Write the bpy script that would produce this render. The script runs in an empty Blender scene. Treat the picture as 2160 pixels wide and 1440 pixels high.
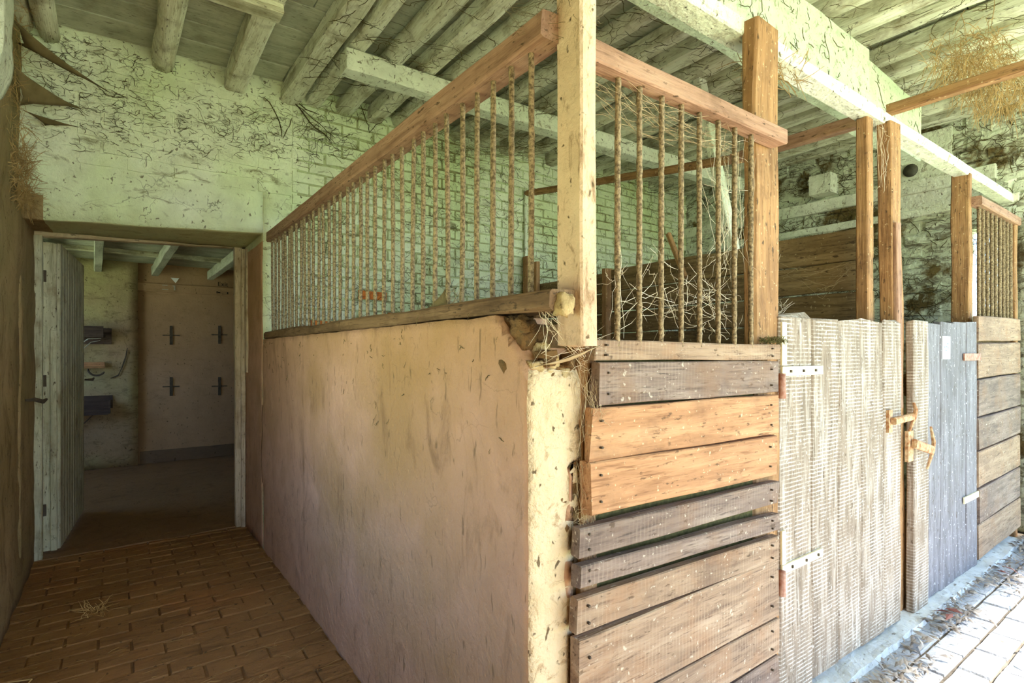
import bpy, bmesh, math, random
from mathutils import Vector, Matrix, noise

random.seed(7)
S = bpy.context.scene
COL = S.collection
R = random.uniform

def lin(r, g, b):
    f = lambda c: (c/255/12.92) if c <= 10 else ((c/255+0.055)/1.055)**2.4
    return (f(r), f(g), f(b), 1)

# ------------------------------------------------------------------ camera
cam_d = bpy.data.cameras.new('camera'); cam = bpy.data.objects.new('camera', cam_d); COL.objects.link(cam)
cam.location = (0, 0, 1.25)
cam.rotation_euler = (math.radians(90), 0, -math.atan2(835, 1145))
cam_d.sensor_width = 36; cam_d.lens = 1145/2160*36
cam_d.shift_y = 27/2160
cam_d.clip_start = 0.02
S.camera = cam

# ------------------------------------------------------------------ world, sun, exposure
wd = bpy.data.worlds.new('sky'); S.world = wd; wd.use_nodes = True
nt = wd.node_tree; bg = nt.nodes['Background']
sky = nt.nodes.new('ShaderNodeTexSky'); sky.sky_type = 'HOSEK_WILKIE'
SUNV = Vector((0.12, -0.75, 0.94)).normalized()
sky.sun_direction = SUNV; sky.turbidity = 3.0; sky.ground_albedo = 0.4
nt.links.new(sky.outputs[0], bg.inputs[0]); bg.inputs[1].default_value = 3.3
sun_d = bpy.data.lights.new('sun', 'SUN'); sun_d.energy = 8.0; sun_d.angle = math.radians(7.0); sun_d.color = (1, .97, .92)
sun = bpy.data.objects.new('sun', sun_d); COL.objects.link(sun)
sun.rotation_euler = SUNV.to_track_quat('Z', 'Y').to_euler()
S.view_settings.view_transform = 'Standard'; S.view_settings.look = 'None'
S.view_settings.gamma = 1; S.view_settings.use_curve_mapping = False
S.view_settings.exposure = 3.0
S.cycles.max_bounces = 7; S.cycles.diffuse_bounces = 5
S.cycles.sample_clamp_indirect = 6.0

# ------------------------------------------------------------------ helpers: objects
WM = {}
def place(o, M, parent=None):
    WM[o.name] = M.copy()
    if parent is not None:
        o.parent = parent
        o.matrix_basis = WM[parent.name].inverted() @ M
    else:
        o.matrix_basis = M
    return o
def link(name, me, mat=None, parent=None, M=None, smooth=False):
    o = bpy.data.objects.new(name, me); COL.objects.link(o)
    if mat is not None and me is not None and not me.materials: me.materials.append(mat)
    if smooth and me is not None:
        for p in me.polygons: p.use_smooth = True
    return place(o, M or Matrix.Identity(4), parent)
def tag(o, label, cat, group=None, kind=None):
    o['label'] = label; o['category'] = cat
    if group: o['group'] = group
    if kind: o['kind'] = kind
    return o
def thing(name, label, cat, loc, group=None, kind=None):
    o = bpy.data.objects.new(name, None); COL.objects.link(o); o.empty_display_size = .05
    place(o, Matrix.Translation(loc)); return tag(o, label, cat, group, kind)
def pydata(name, V, F):
    me = bpy.data.meshes.new(name); me.from_pydata(V, [], F); me.update(); return me
def frame(p0, p1, up=(0, 0, 1), roll=0):
    p0 = Vector(p0); x = (Vector(p1)-p0); L = x.length; x.normalize(); u = Vector(up)
    if abs(x.dot(u)) > .95: u = Vector((0, 1, 0)) if abs(x.y) < .9 else Vector((1, 0, 0))
    y = u.cross(x).normalized(); z = x.cross(y)
    M = Matrix(((x.x, y.x, z.x, p0.x), (x.y, y.y, z.y, p0.y), (x.z, y.z, z.z, p0.z), (0, 0, 0, 1)))
    return M @ Matrix.Rotation(roll, 4, 'X'), L
def nz(x, y, z): return noise.noise(Vector((x, y, z)))

def sweep(name, L, sec, seg=6, rough=.003, seed=0., taper=1., warp=0., freq=3.0, endr=0.):
    V = []; F = []; n = len(sec)
    for i in range(seg+1):
        t = i/seg; s = 1+(taper-1)*t
        wy = warp*nz(seed, t*1.7, 3.3); wz = warp*nz(seed+9, t*1.7, 1.1)
        for j, (a, b) in enumerate(sec):
            d = nz(seed+a*freq*6, b*freq*6, t*L*freq)*rough; e = nz(seed+40+a*freq*6, b*freq*6, t*L*freq)*rough
            xx = t*L
            if endr and i in (0, seg): xx += endr*nz(seed+a*40, b*40, i)
            V.append((xx, a*s+d+wy, b*s+e+wz))
    for i in range(seg):
        for j in range(n):
            k = (j+1) % n
            F.append((i*n+j, i*n+k, (i+1)*n+k, (i+1)*n+j))
    F.append(tuple(range(n-1, -1, -1))); F.append(tuple(seg*n+j for j in range(n)))
    return pydata(name, V, F)
def rect(w, h, c=.004):
    a, b = w/2, h/2
    return [(-a+c, -b), (a-c, -b), (a, -b+c), (a, b-c), (a-c, b), (-a+c, b), (-a, b-c), (-a, -b+c)]
def circ(r, n=8): return [(r*math.cos(2*math.pi*k/n), r*math.sin(2*math.pi*k/n)) for k in range(n)]
CNT = [0]
def timber(name, p0, p1, w, h, mat, parent=None, rough=.003, seg=None, ch=.005, warp=0., up=(0, 0, 1), roll=0, endr=.006):
    CNT[0] += 1
    M, L = frame(p0, p1, up, roll)
    me = sweep(name, L, rect(w, h, ch), seg or max(3, int(L/.09)), rough, CNT[0]*3.7, 1, warp, 3, endr)
    return link(name, me, mat, parent, M)
def pole(name, p0, p1, r, mat, parent=None, rough=.004, n=10, warp=0., taper=1., seg=None):
    CNT[0] += 1
    M, L = frame(p0, p1)
    me = sweep(name, L, circ(r, n), seg or max(3, int(L/.1)), rough, CNT[0]*3.7, taper, warp)
    return link(name, me, mat, parent, M, smooth=True)
def rod(name, pts, r, mat, parent=None, n=6):
    V, F = tube([Vector(p) for p in pts], r, n)
    return link(name, pydata(name, V, F), mat, parent)
def tube(pts, r, n=3, V=None, F=None):
    V = [] if V is None else V; F = [] if F is None else F
    base = len(V); m = len(pts)
    for i, p in enumerate(pts):
        d = (pts[min(i+1, m-1)]-pts[max(i-1, 0)])
        if d.length < 1e-9: d = Vector((1, 0, 0))
        d.normalize(); u = Vector((0, 0, 1)) if abs(d.z) < .9 else Vector((1, 0, 0))
        a = d.cross(u).normalized(); b = d.cross(a)
        rr = r if 0 < i < m-1 else r*.6
        for k in range(n):
            t = 2*math.pi*k/n; V.append(tuple(p+a*rr*math.cos(t)+b*rr*math.sin(t)))
    for i in range(m-1):
        for k in range(n):
            q = (k+1) % n
            F.append((base+i*n+k, base+i*n+q, base+(i+1)*n+q, base+(i+1)*n+k))
    F.append(tuple(base+k for k in range(n-1, -1, -1))); F.append(tuple(base+(m-1)*n+k for k in range(n)))
    return V, F

def rbox_data(x0, x1, y0, y1, z0, z1, step=.05, amp=.004, freq=6., seed=0., fn=None, V=None, F=None, maxn=120):
    V = [] if V is None else V; F = [] if F is None else F
    nx, ny, nzz = [max(1, min(maxn, int(round(abs(b-a)/step)))) for a, b in ((x0, x1), (y0, y1), (z0, z1))]
    idx = {}
    def vid(i, j, k):
        if (i, j, k) in idx: return idx[(i, j, k)]
        p = Vector((x0+(x1-x0)*i/nx, y0+(y1-y0)*j/ny, z0+(z1-z0)*k/nzz))
        if amp:
            q = p*freq+Vector((seed, seed*1.3, seed*.7))
            p = p+noise.noise_vector(q)*amp+noise.noise_vector(q*3.1)*amp*.4
        if fn: p = fn(p, i/nx, j/ny, k/nzz)
        idx[(i, j, k)] = len(V); V.append(tuple(p)); return idx[(i, j, k)]
    for i in range(nx):
        for j in range(ny):
            F.append((vid(i, j, 0), vid(i, j+1, 0), vid(i+1, j+1, 0), vid(i+1, j, 0)))
            F.append((vid(i, j, nzz), vid(i+1, j, nzz), vid(i+1, j+1, nzz), vid(i, j+1, nzz)))
    for i in range(nx):
        for k in range(nzz):
            F.append((vid(i, 0, k), vid(i+1, 0, k), vid(i+1, 0, k+1), vid(i, 0, k+1)))
            F.append((vid(i, ny, k), vid(i, ny, k+1), vid(i+1, ny, k+1), vid(i+1, ny, k)))
    for j in range(ny):
        for k in range(nzz):
            F.append((vid(0, j, k), vid(0, j, k+1), vid(0, j+1, k+1), vid(0, j+1, k)))
            F.append((vid(nx, j, k), vid(nx, j+1, k), vid(nx, j+1, k+1), vid(nx, j, k+1)))
    return V, F
def rbox(name, b, mat, parent=None, step=.05, amp=.004, freq=6., fn=None, smooth=False):
    CNT[0] += 1
    V, F = rbox_data(*b, step=step, amp=amp, freq=freq, seed=CNT[0]*2.3, fn=fn)
    return link(name, pydata(name, V, F), mat, parent, smooth=smooth)

# ------------------------------------------------------------------ helpers: materials
class NT:
    def __init__(s, name):
        s.m = bpy.data.materials.new(name); s.m.use_nodes = True; s.t = s.m.node_tree
        s.b = s.t.nodes['Principled BSDF']; s.b.inputs['Specular IOR Level'].default_value = .25
    def n(s, typ, **kw):
        o = s.t.nodes.new('ShaderNode'+typ)
        for k, v in kw.items():
            if hasattr(o, k): setattr(o, k, v)
        return o
    def l(s, a, b): s.t.links.new(a, b)
    def noise(s, vec, scale, detail=4, rough=.55, dist=0.):
        o = s.n('TexNoise'); o.inputs['Scale'].default_value = scale; o.inputs['Detail'].default_value = detail
        o.inputs['Roughness'].default_value = rough; o.inputs['Distortion'].default_value = dist
        s.l(vec, o.inputs['Vector']); return o.outputs['Fac']
    def ramp(s, fac, stops):
        o = s.n('ValToRGB'); e = o.color_ramp.elements
        while len(e) < len(stops): e.new(.5)
        for k, (p, c) in enumerate(stops): e[k].position = p; e[k].color = c if len(c) == 4 else (*c, 1)
        s.l(fac, o.inputs[0]); return o.outputs[0]
    def mask(s, fac, a, b):
        o = s.n('MapRange'); o.clamp = True; s.l(fac, o.inputs[0])
        o.inputs[1].default_value = a; o.inputs[2].default_value = b; return o.outputs[0]
    def math(s, op, a, b=None):
        o = s.n('Math', operation=op)
        for i, v in enumerate((a, b)):
            if v is None: continue
            if isinstance(v, (int, float)): o.inputs[i].default_value = v
            else: s.l(v, o.inputs[i])
        return o.outputs[0]
    def mix(s, f, a, b, mode='MIX'):
        o = s.n('MixRGB', blend_type=mode)
        for i, v in enumerate((f, a, b)):
            if isinstance(v, (int, float)): o.inputs[i].default_value = v
            elif isinstance(v, tuple): o.inputs[i].default_value = v
            else: s.l(v, o.inputs[i])
        return o.outputs[0]
    def map(s, vec, scale):
        o = s.n('Mapping'); s.l(vec, o.inputs['Vector']); o.inputs['Scale'].default_value = scale; return o.outputs[0]
    def pos(s): return s.n('NewGeometry').outputs['Position']
    def obj(s):
        tc = s.n('TexCoord'); oi = s.n('ObjectInfo'); a = s.n('VectorMath', operation='ADD')
        m = s.n('VectorMath', operation='SCALE'); cx = s.n('CombineXYZ')
        for i in range(3): s.l(oi.outputs['Random'], cx.inputs[i])
        s.l(cx.outputs[0], m.inputs[0]); m.inputs['Scale'].default_value = 37.0
        s.l(tc.outputs['Object'], a.inputs[0]); s.l(m.outputs[0], a.inputs[1]); s.rand = oi.outputs['Random']; return a.outputs[0]
    def bump(s, h, strength=.5, dist=.01):
        o = s.n('Bump'); o.inputs['Strength'].default_value = strength; o.inputs['Distance'].default_value = dist
        s.l(h, o.inputs['Height']); s.l(o.outputs[0], s.b.inputs['Normal'])
    def out(s, col, rough=.85):
        if isinstance(col, tuple): s.b.inputs['Base Color'].default_value = col
        else: s.l(col, s.b.inputs['Base Color'])
        s.b.inputs['Roughness'].default_value = rough; return s.m

def wood(name, dark, mid, light, grain=1., bump=.5, specks=None, saw=0., dirt=None, dirt_amt=.5, var=.35, rough=.8, blot=.5, fleck=.7):
    """wood whose grain runs along local X"""
    g = NT(name); v = g.obj()
    gv = g.map(v, (1.2*grain, 16*grain, 16*grain))
    n1 = g.noise(gv, 2.2, 6, .6, .6); n2 = g.noise(v, 3.5, 4); n3 = g.noise(g.map(v, (6, 90, 90)), 1.6, 3, .6)
    col = g.ramp(n1, [(.25, dark), (.5, mid), (.78, light)])
    col = g.mix(g.mask(n3, .45, .3), col, dark)
    col = g.mix(g.math('MULTIPLY', g.mask(n2, .45, .7), .55), col, mid)
    bl = g.math('MULTIPLY', g.mask(g.noise(g.map(v, (1.6, 4, 4)), 1.7, 5, .6), .5, .72), blot); col = g.mix(bl, col, dark)
    tone = g.math('ADD', g.math('MULTIPLY', g.rand, var), 1-var/2)
    cx = g.n('CombineXYZ')
    for i in range(3): g.l(tone, cx.inputs[i])
    col = g.mix(1., col, cx.outputs[0], 'MULTIPLY')
    h = n3
    if saw:
        w = g.n('TexWave', wave_type='BANDS', bands_direction='X'); w.inputs['Scale'].default_value = 22; w.inputs['Distortion'].default_value = 1.6
        w.inputs['Detail'].default_value = 3; w.inputs['Detail Scale'].default_value = 1.2; g.l(v, w.inputs['Vector'])
        mk = g.math('MULTIPLY', g.mask(w.outputs['Fac'], .6, .95), g.mask(g.noise(g.map(v, (1, 2.5, 1)), 5.5, 6, .7), .42, .6))
        col = g.mix(g.math('MULTIPLY', mk, saw), col, light)
    fl = g.mask(g.noise(g.map(v, (16, 48, 48)), 1.5, 3, .6), .62, .69); col = g.mix(g.math('MULTIPLY', fl, fleck), col, lin(74, 56, 38))
    kn = g.mask(g.noise(g.map(v, (3.2, 6, 6)), 1.9, 6, .7, .8), .58, .66); col = g.mix(g.math('MULTIPLY', kn, fleck*.6), col, dark)
    if dirt:
        d = g.math('MULTIPLY', g.mask(g.noise(v, 6, 6, .65), .5, .68), dirt_amt); col = g.mix(d, col, dirt)
    if specks:
        sp = g.mask(g.noise(v, 70, 2, .5), .66, .74); col = g.mix(g.math('MULTIPLY', sp, .8), col, specks)
    g.bump(g.math('ADD', n3, g.math('MULTIPLY', n1, 1.0)), bump, .006)
    return g.out(col, rough)

def limewash(name, base, alt, dirt, dirt_lo=.52, dirt_hi=.66, dscale=(3.5, 3.5, 9), stain=None, stain_lo=.5, stain_hi=.7, cracks=.6, bump=.6, obj=False, brown=None, blo=.5, bhi=.7, fleck=.75, fz=.7):
    g = NT(name); v = g.obj() if obj else g.pos()
    n0 = g.noise(v, 1.3, 3); n1 = g.noise(v, 9, 6, .6); dv = g.map(v, dscale); n2 = g.noise(dv, 1.8, 9, .7, .9); n3 = g.noise(v, 38, 5, .6)
    col = g.mix(g.mask(n0, .38, .62), base, alt)
    col = g.mix(g.math('MULTIPLY', g.mask(n1, .35, .75), .25), col, dirt)
    if stain: col = g.mix(g.mask(g.noise(v, .9, 4, .6), stain_lo, stain_hi), col, stain)
    if brown: col = g.mix(g.mask(g.noise(v, 2.3, 6, .65), blo, bhi), col, brown)
    col = g.mix(g.math('MULTIPLY', g.mask(n2, dirt_lo, dirt_hi), .75), col, dirt)
    fl = g.mask(g.noise(g.map(v, (1, 1, fz)), 42, 3, .55, .4), .645, .70); col = g.mix(g.math('MULTIPLY', fl, fleck), col, lin(84, 66, 42))
    if cracks:
        vo = g.n('TexVoronoi', feature='DISTANCE_TO_EDGE'); vo.inputs['Scale'].default_value = 5.0
        nn = g.n('TexNoise'); nn.inputs['Scale'].default_value = 5; nn.inputs['Detail'].default_value = 6; g.l(v, nn.inputs['Vector'])
        dd = g.mix(.35, v, nn.outputs['Color'], 'ADD'); g.l(dd, vo.inputs['Vector'])
        ck = g.math('MULTIPLY', g.mask(vo.outputs['Distance'], .014, .003), g.mask(g.noise(v, 5.5, 3), .5, .62))
        col = g.mix(g.math('MULTIPLY', ck, cracks), col, lin(58, 48, 28))
    g.bump(g.math('ADD', n3, g.math('MULTIPLY', n1, 1.6)), bump, .012)
    return g.out(col, .92)

def plain(name, c1, c2, scale=20, rough=.8, bump=.3, metal=0., obj=True, stretch=(1, 1, 1), lo=.35, hi=.65):
    g = NT(name); v = g.map(g.obj() if obj else g.pos(), stretch); n = g.noise(v, scale, 5, .6)
    g.bump(n, bump, .004); g.b.inputs['Metallic'].default_value = metal
    return g.out(g.ramp(n, [(lo, c1), (hi, c2)]), rough)

GREEN = lin(212, 224, 176); GREEN2 = lin(202, 214, 168); PALE = lin(232, 236, 212); SOOT = lin(112, 102, 62)  # greens carry light bounced off vegetation, put into the limewash colour
M = {}
M['wall_white'] = limewash('limewashed_brick', GREEN, PALE, SOOT, .56, .68)
M['wall_mortar'] = limewash('limewashed_joint', lin(150, 148, 104), GREEN2, SOOT, .5, .64)
M['wall_right'] = limewash('sooty_limewash', PALE, lin(224, 230, 210), lin(92, 76, 46), .5, .6, brown=lin(118, 100, 62), blo=.52, bhi=.6, bump=1., fleck=.9)
M['lintel'] = limewash('lintel_plaster', lin(204, 210, 164), lin(198, 188, 142), lin(140, 124, 86), .58, .74, cracks=.4, fleck=.5)
M['plaster'] = limewash('ochre_plaster', lin(204, 158, 128), lin(194, 150, 116), lin(126, 92, 62), .55, .74, (5, 5, 1.6), stain=lin(172, 132, 90), stain_lo=.48, stain_hi=.64, cracks=.25, bump=.6, fleck=.5, fz=.25)
M['plaster_left'] = limewash('brown_plaster', lin(176, 150, 110), lin(150, 128, 88), lin(98, 76, 44), .5, .68, (4, 4, 2), stain=lin(140, 128, 84), cracks=.4, bump=.7)
M['plaster_end'] = limewash('cream_plaster', lin(230, 208, 174), lin(220, 196, 158), lin(150, 116, 76), .54, .66, (12, 12, 12), cracks=.2, bump=1., fleck=.9)
M['far_plaster'] = limewash('far_room_plaster', lin(186, 152, 118), lin(178, 144, 110), lin(128, 100, 70), .56, .78, (2, 2, 6), cracks=.15, bump=.25)
M['far_green'] = limewash('far_room_limewash', lin(176, 166, 120), lin(172, 146, 114), lin(96, 82, 54), .52, .7, cracks=.4, bump=.4)
M['rubble'] = limewash('rubble', lin(150, 116, 76), lin(120, 90, 54), lin(70, 50, 28), .48, .62, (9, 9, 9), cracks=0, bump=1.)
M['stone_pale'] = limewash('broken_plaster', lin(224, 204, 164), lin(190, 164, 116), lin(110, 84, 48), .5, .64, (12, 12, 12), cracks=0, bump=1.)
M['brick_orange'] = plain('bare_brick', lin(214, 128, 60), lin(176, 92, 44), 30, .9, .4)
M['post_paint'] = limewash('cream_painted_post', lin(230, 204, 172), lin(212, 178, 146), lin(130, 98, 66), .54, .66, (16, 16, 6), cracks=.15, bump=.7, fleck=.9)
M['lime_timber'] = limewash('limewashed_timber', lin(238, 238, 222), lin(226, 232, 208), lin(120, 104, 70), .55, .66, (12, 12, 12), cracks=.35, bump=.9, fleck=.9)
M['lime_green'] = limewash('green_limewash_beam', lin(214, 228, 196), lin(204, 220, 188), lin(112, 100, 66), .55, .66, (12, 12, 12), cracks=.35, bump=.9, fleck=.9)
M['lime_timber_x'] = wood('limewashed_grain', lin(150, 138, 104), lin(222, 222, 196), lin(236, 236, 214), .8, .6, None, 0, lin(112, 96, 64), .6, .1, .9)
M['rafter'] = wood('rafter_limewash', lin(168, 160, 128), lin(226, 226, 206), lin(240, 240, 226), .7, .6, None, 0, lin(120, 104, 72), .7, .15, .9)
M['ceil_board'] = wood('ceiling_board', lin(150, 150, 130), lin(186, 188, 170), lin(204, 206, 190), .35, .2, None, 0, lin(112, 104, 78), .45, .18, .9, fleck=.5)
M['wood_red'] = wood('red_brown_rail', lin(126, 92, 72), lin(168, 130, 106), lin(190, 156, 130), 1, .5, None, 0, lin(104, 76, 54), .55, .1, fleck=.9)
M['wood_sill'] = wood('dirty_sill', lin(84, 62, 42), lin(126, 98, 70), lin(152, 122, 90), 1, .7, None, 0, lin(74, 54, 34), .6, .1, fleck=.9)
M['wood_orange'] = wood('orange_plank', lin(130, 90, 60), lin(176, 130, 92), lin(198, 156, 116), 1, .4, lin(210, 184, 148), 0, lin(112, 82, 58), .45, .1)
M['wood_grey'] = wood('grey_brown_plank', lin(84, 70, 62), lin(130, 110, 98), lin(164, 146, 130), 1, .5, lin(190, 176, 158), .3, lin(128, 96, 70), .5, .2, blot=.7)
M['wood_tan'] = wood('tan_plank', lin(104, 82, 66), lin(152, 126, 102), lin(180, 156, 130), 1, .5, lin(198, 182, 160), .35, lin(150, 108, 74), .5, .15, blot=.7)
M['wood_brown'] = wood('brown_post', lin(118, 84, 54), lin(168, 126, 84), lin(194, 156, 110), 1, .6, lin(212, 186, 142), 0, lin(98, 70, 44), .5, .14, fleck=.9)
M['wood_dark'] = wood('dark_plank', lin(84, 66, 42), lin(136, 112, 78), lin(164, 140, 102), 1, .6, lin(184, 164, 126), 0, lin(84, 66, 42), .5, .25, fleck=.9)
M['wood_door'] = wood('stall_door_plank', lin(104, 90, 76), lin(150, 132, 114), lin(216, 208, 196), 1, .5, lin(222, 216, 204), .85, lin(118, 100, 82), .5, .14, blot=.4)
M['wood_blue'] = wood('blue_grey_plank', lin(88, 84, 86), lin(122, 118, 122), lin(154, 150, 154), 1, .4, lin(220, 218, 222), 0, lin(104, 96, 94), .4, .08)
M['paint_door'] = wood('old_cream_paint', lin(150, 144, 118), lin(198, 194, 166), lin(212, 208, 182), .8, .4, None, 0, lin(124, 104, 74), .6, .08, .7, fleck=.9)
M['paint_frame'] = wood('old_frame_paint', lin(160, 140, 112), lin(206, 186, 158), lin(220, 204, 178), .8, .5, None, 0, lin(126, 100, 70), .5, .1, .8)
M['rust'] = plain('rusty_iron', lin(96, 80, 58), lin(168, 146, 112), 120, .85, .5, 0., True, (1, 1, 1), .38, .62)
M['iron'] = plain('rusted_latch', lin(150, 96, 56), lin(206, 176, 136), 40, .7, .5)
M['hinge'] = plain('pale_hinge', lin(222, 208, 164), lin(240, 230, 196), 40, .7, .3)
M['hinge_red'] = plain('red_rust_hinge', lin(150, 96, 76), lin(186, 150, 130), 40, .7, .3)
M['brick_floor_skylit'] = limewash('floor_brick', lin(196, 198, 202), lin(180, 182, 188), lin(132, 128, 126), .52, .68, (7, 12, 7), cracks=0, bump=.7)  # bluish skylight is put into this pale colour; passage bricks stay brown
M['floor_joint'] = limewash('floor_joint', lin(96, 88, 78), lin(110, 100, 88), lin(70, 60, 48), .5, .7, (7, 7, 7), cracks=0, bump=.5)
M['brick_dirty'] = limewash('dirty_floor_brick', lin(168, 124, 76), lin(150, 108, 64), lin(112, 80, 48), .5, .68, (2.5, 12, 12), stain=lin(170, 114, 66), cracks=0, bump=.6)
M['floor_dirt'] = limewash('floor_dirt', lin(150, 110, 66), lin(134, 96, 56), lin(92, 66, 38), .5, .68, (4, 10, 10), cracks=0, bump=.6)
M['far_floor'] = limewash('far_floor', lin(150, 116, 82), lin(140, 108, 76), lin(108, 82, 56), .52, .72, (3, 3, 3), cracks=0, bump=.4)
M['kerb'] = limewash('kerb_cement', lin(226, 228, 228), lin(206, 210, 212), lin(150, 146, 140), .58, .74, (8, 8, 8), cracks=.3, bump=.5)
M['web'] = plain('dusty_web', lin(156, 132, 98), lin(190, 168, 132), 30, .95, 0)
M['web_pale'] = plain('pale_web', lin(222, 206, 176), lin(236, 224, 200), 30, .95, 0)
M['web_dark'] = plain('sooty_web', lin(62, 54, 28), lin(96, 84, 48), 6, .95, 0)
M['web_brown'] = plain('brown_web', lin(96, 84, 56), lin(122, 106, 74), 8, .95, 0)
M['straw'] = plain('straw', lin(176, 136, 76), lin(206, 172, 112), 8, .9, 0)
M['hay'] = plain('hay', lin(140, 112, 70), lin(186, 156, 106), 8, .9, 0)
M['leaf'] = plain('dry_leaf', lin(126, 116, 108), lin(186, 174, 162), 9, .9, 0)
M['leaf_red'] = plain('red_leaf', lin(150, 96, 88), lin(176, 120, 108), 9, .9, 0)
M['grass'] = plain('lawn', lin(134, 148, 108), lin(166, 176, 140), 3, .95, 0, obj=False)
M['paper'] = plain('paper', lin(244, 244, 244), lin(250, 250, 250), 5, .8, 0)
M['ink'] = plain('ink', lin(120, 136, 150), lin(140, 150, 160), 5, .8, 0)
M['ink_dark'] = plain('dark_ink', lin(36, 28, 22), lin(46, 36, 28), 5, .9, 0)
M['iron_dark'] = plain('dark_iron', lin(70, 60, 50), lin(92, 80, 66), 30, .8, .3)
M['cement'] = limewash('dark_skirting', lin(124, 102, 80), lin(132, 108, 86), lin(96, 78, 60), .54, .74, cracks=0, bump=.3)
M['moss'] = plain('moss', lin(78, 72, 40), lin(108, 100, 58), 60, .95, .5)
M['wire'] = plain('pale_wire', lin(170, 168, 156), lin(196, 192, 180), 30, .6, 0)
M['shelf_brown'] = wood('shelf_board', lin(56, 44, 38), lin(82, 66, 58), lin(100, 84, 72), 1, .3)
M['rubber'] = plain('round_plate', lin(60, 58, 50), lin(92, 88, 76), 12, .6, .2)

XP, YW, XR, YFAR = .76, 3.75, 5.15, 7.5      # partition face, back wall face, right wall face, far wall face
YFRONT = -1.5
def zc(x): return 3.0+.022*x                 # underside of the ceiling boards

# ------------------------------------------------------------------ structure
f = rbox('floor', (-.55, 5.4, YFRONT-.4, 4.40, -.25, -.007), M['floor_dirt'], step=.15, amp=.003)
tag(f, 'brick floor of the passage and in front of the stall doors', 'floor', kind='structure'); FLOOR = f
f.data.materials.append(M['floor_joint'])
for p in f.data.polygons:
    if p.center.x > 1.0 and p.center.y < 1.2: p.material_index = 1
f2 = rbox('floor', (-1.6, 2.6, 4.40, 7.8, -.25, -.004), M['far_floor'], step=.15, amp=.006, smooth=True)
tag(f2, 'dark earthen floor of the room beyond the open door', 'floor', kind='structure')
lawn = rbox('ground', (-18, 18, -22, 14, -.5, -.26), M['grass'], step=2, amp=.0)
tag(lawn, 'sunlit lawn outside the stable doorway', 'ground', kind='structure')

# back wall with the doorway on its left
V, F = rbox_data(XP, XR+.3, YW, 4.36, 0, 3.25, step=.07, amp=.004, seed=3)
def lint(p, a, b, c):
    if c == 0: p.z += -.07*(1-min(1, max(0, (p.x+.4)/1.16))) * (1-b*.6)
    return p
rbox_data(-.55, XP, YW, 4.36, 2.025, 3.25, step=.06, amp=.005, seed=5, fn=lint, V=V, F=F)
rbox_data(-.55, -.40, YW, 4.36, 0, 2.03, step=.08, amp=.006, seed=5, V=V, F=F)
WB = link('wall_back', pydata('wall_back', V, F), M['wall_mortar'], smooth=True)
WB.data.materials.append(M['lintel']); WB.data.materials.append(M['plaster']); WB.data.materials.append(M['wall_white']); WB.data.materials.append(M['plaster_left'])
for p in WB.data.polygons:
    c = p.center
    if c.x < XP+.01 and c.z < 2.28 and c.z > 1.9: p.material_index = 3 if p.normal.y < -.6 else 1
    if .5 < c.x < XP+.015 and c.z <= 1.99: p.material_index = 2
    if c.x < -.3 and c.z <= 2.04: p.material_index = 4
    if c.x < XP and c.z >= 2.28: p.material_index = 3
    if XP+.01 < c.x < .95 and c.z > 1.3: p.material_index = 3
tag(WB, 'limewashed brick wall behind the stall, green light painted into its colour, with a doorway at its left', 'wall', kind='structure')

# left wall of the passage, with an unseen opening added to light the partition
V, F = rbox_data(-.62, -.40, 2.5, 4.36, 0, 3.3, step=.07, amp=.016, freq=3.5, seed=9)
rbox_data(-.62, -.40, YFRONT, .9, 0, 3.3, step=.2, amp=0, V=V, F=F)
rbox_data(-.62, -.40, .9, 2.5, 0, .6, step=.2, amp=0, V=V, F=F)
rbox_data(-.62, -.40, .9, 2.5, 1.5, 3.3, step=.2, amp=0, V=V, F=F)
WL = link('wall_left', pydata('wall_left', V, F), M['plaster_left'], smooth=True)
tag(WL, 'dirty brown plastered wall at the left edge of the passage', 'wall', kind='structure')
# right wall
V, F = rbox_data(XR, XR+.35, 1.32, YW+.1, 0, 3.4, step=.06, amp=.018, freq=4.5, seed=4)
rbox_data(XR, XR+.35, YFRONT-.2, -1.25, 0, 3.4, step=.2, amp=0, V=V, F=F)
rbox_data(XR, XR+.35, .84, 1.0, 0, 3.4, step=.1, amp=0, V=V, F=F)
rbox_data(XR, XR+.35, -1.25, .84, 2.7, 3.4, step=.2, amp=0, V=V, F=F)
rbox_data(XR, XR+.35, 1.0, 1.32, 0, 1.30, step=.1, amp=0, V=V, F=F)
rbox_data(XR, XR+.35, 1.0, 1.32, 2.2, 3.4, step=.1, amp=0, V=V, F=F)
WR = link('wall_right', pydata('wall_right', V, F), M['wall_right'], smooth=True)
tag(WR, 'rough sooty limewashed wall beyond the second stall', 'wall', kind='structure')
# wall behind the camera, with the broad stable doorway on its right and a smaller one added to light the passage
DX0, DX1, DZ = .95, 4.6, 2.86
V, F = rbox_data(-.62, -.35, YFRONT-.2, YFRONT, 0, 3.3, step=.3, amp=0)
rbox_data(-.35, .70, YFRONT-.2, YFRONT, 1.6, 3.3, step=.3, amp=0, V=V, F=F)
rbox_data(.70, DX0, YFRONT-.2, YFRONT, 0, 3.3, step=.3, amp=0, V=V, F=F)
rbox_data(DX1, XR+.35, YFRONT-.2, YFRONT, 0, 3.3, step=.3, amp=0, V=V, F=F)
rbox_data(DX0, DX1, YFRONT-.2, YFRONT, DZ, 3.3, step=.3, amp=0, V=V, F=F)
WF = link('wall_front', pydata('wall_front', V, F), M['lime_timber'])
tag(WF, 'limewashed front wall with a wide open stable doorway', 'wall', kind='structure')

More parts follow.
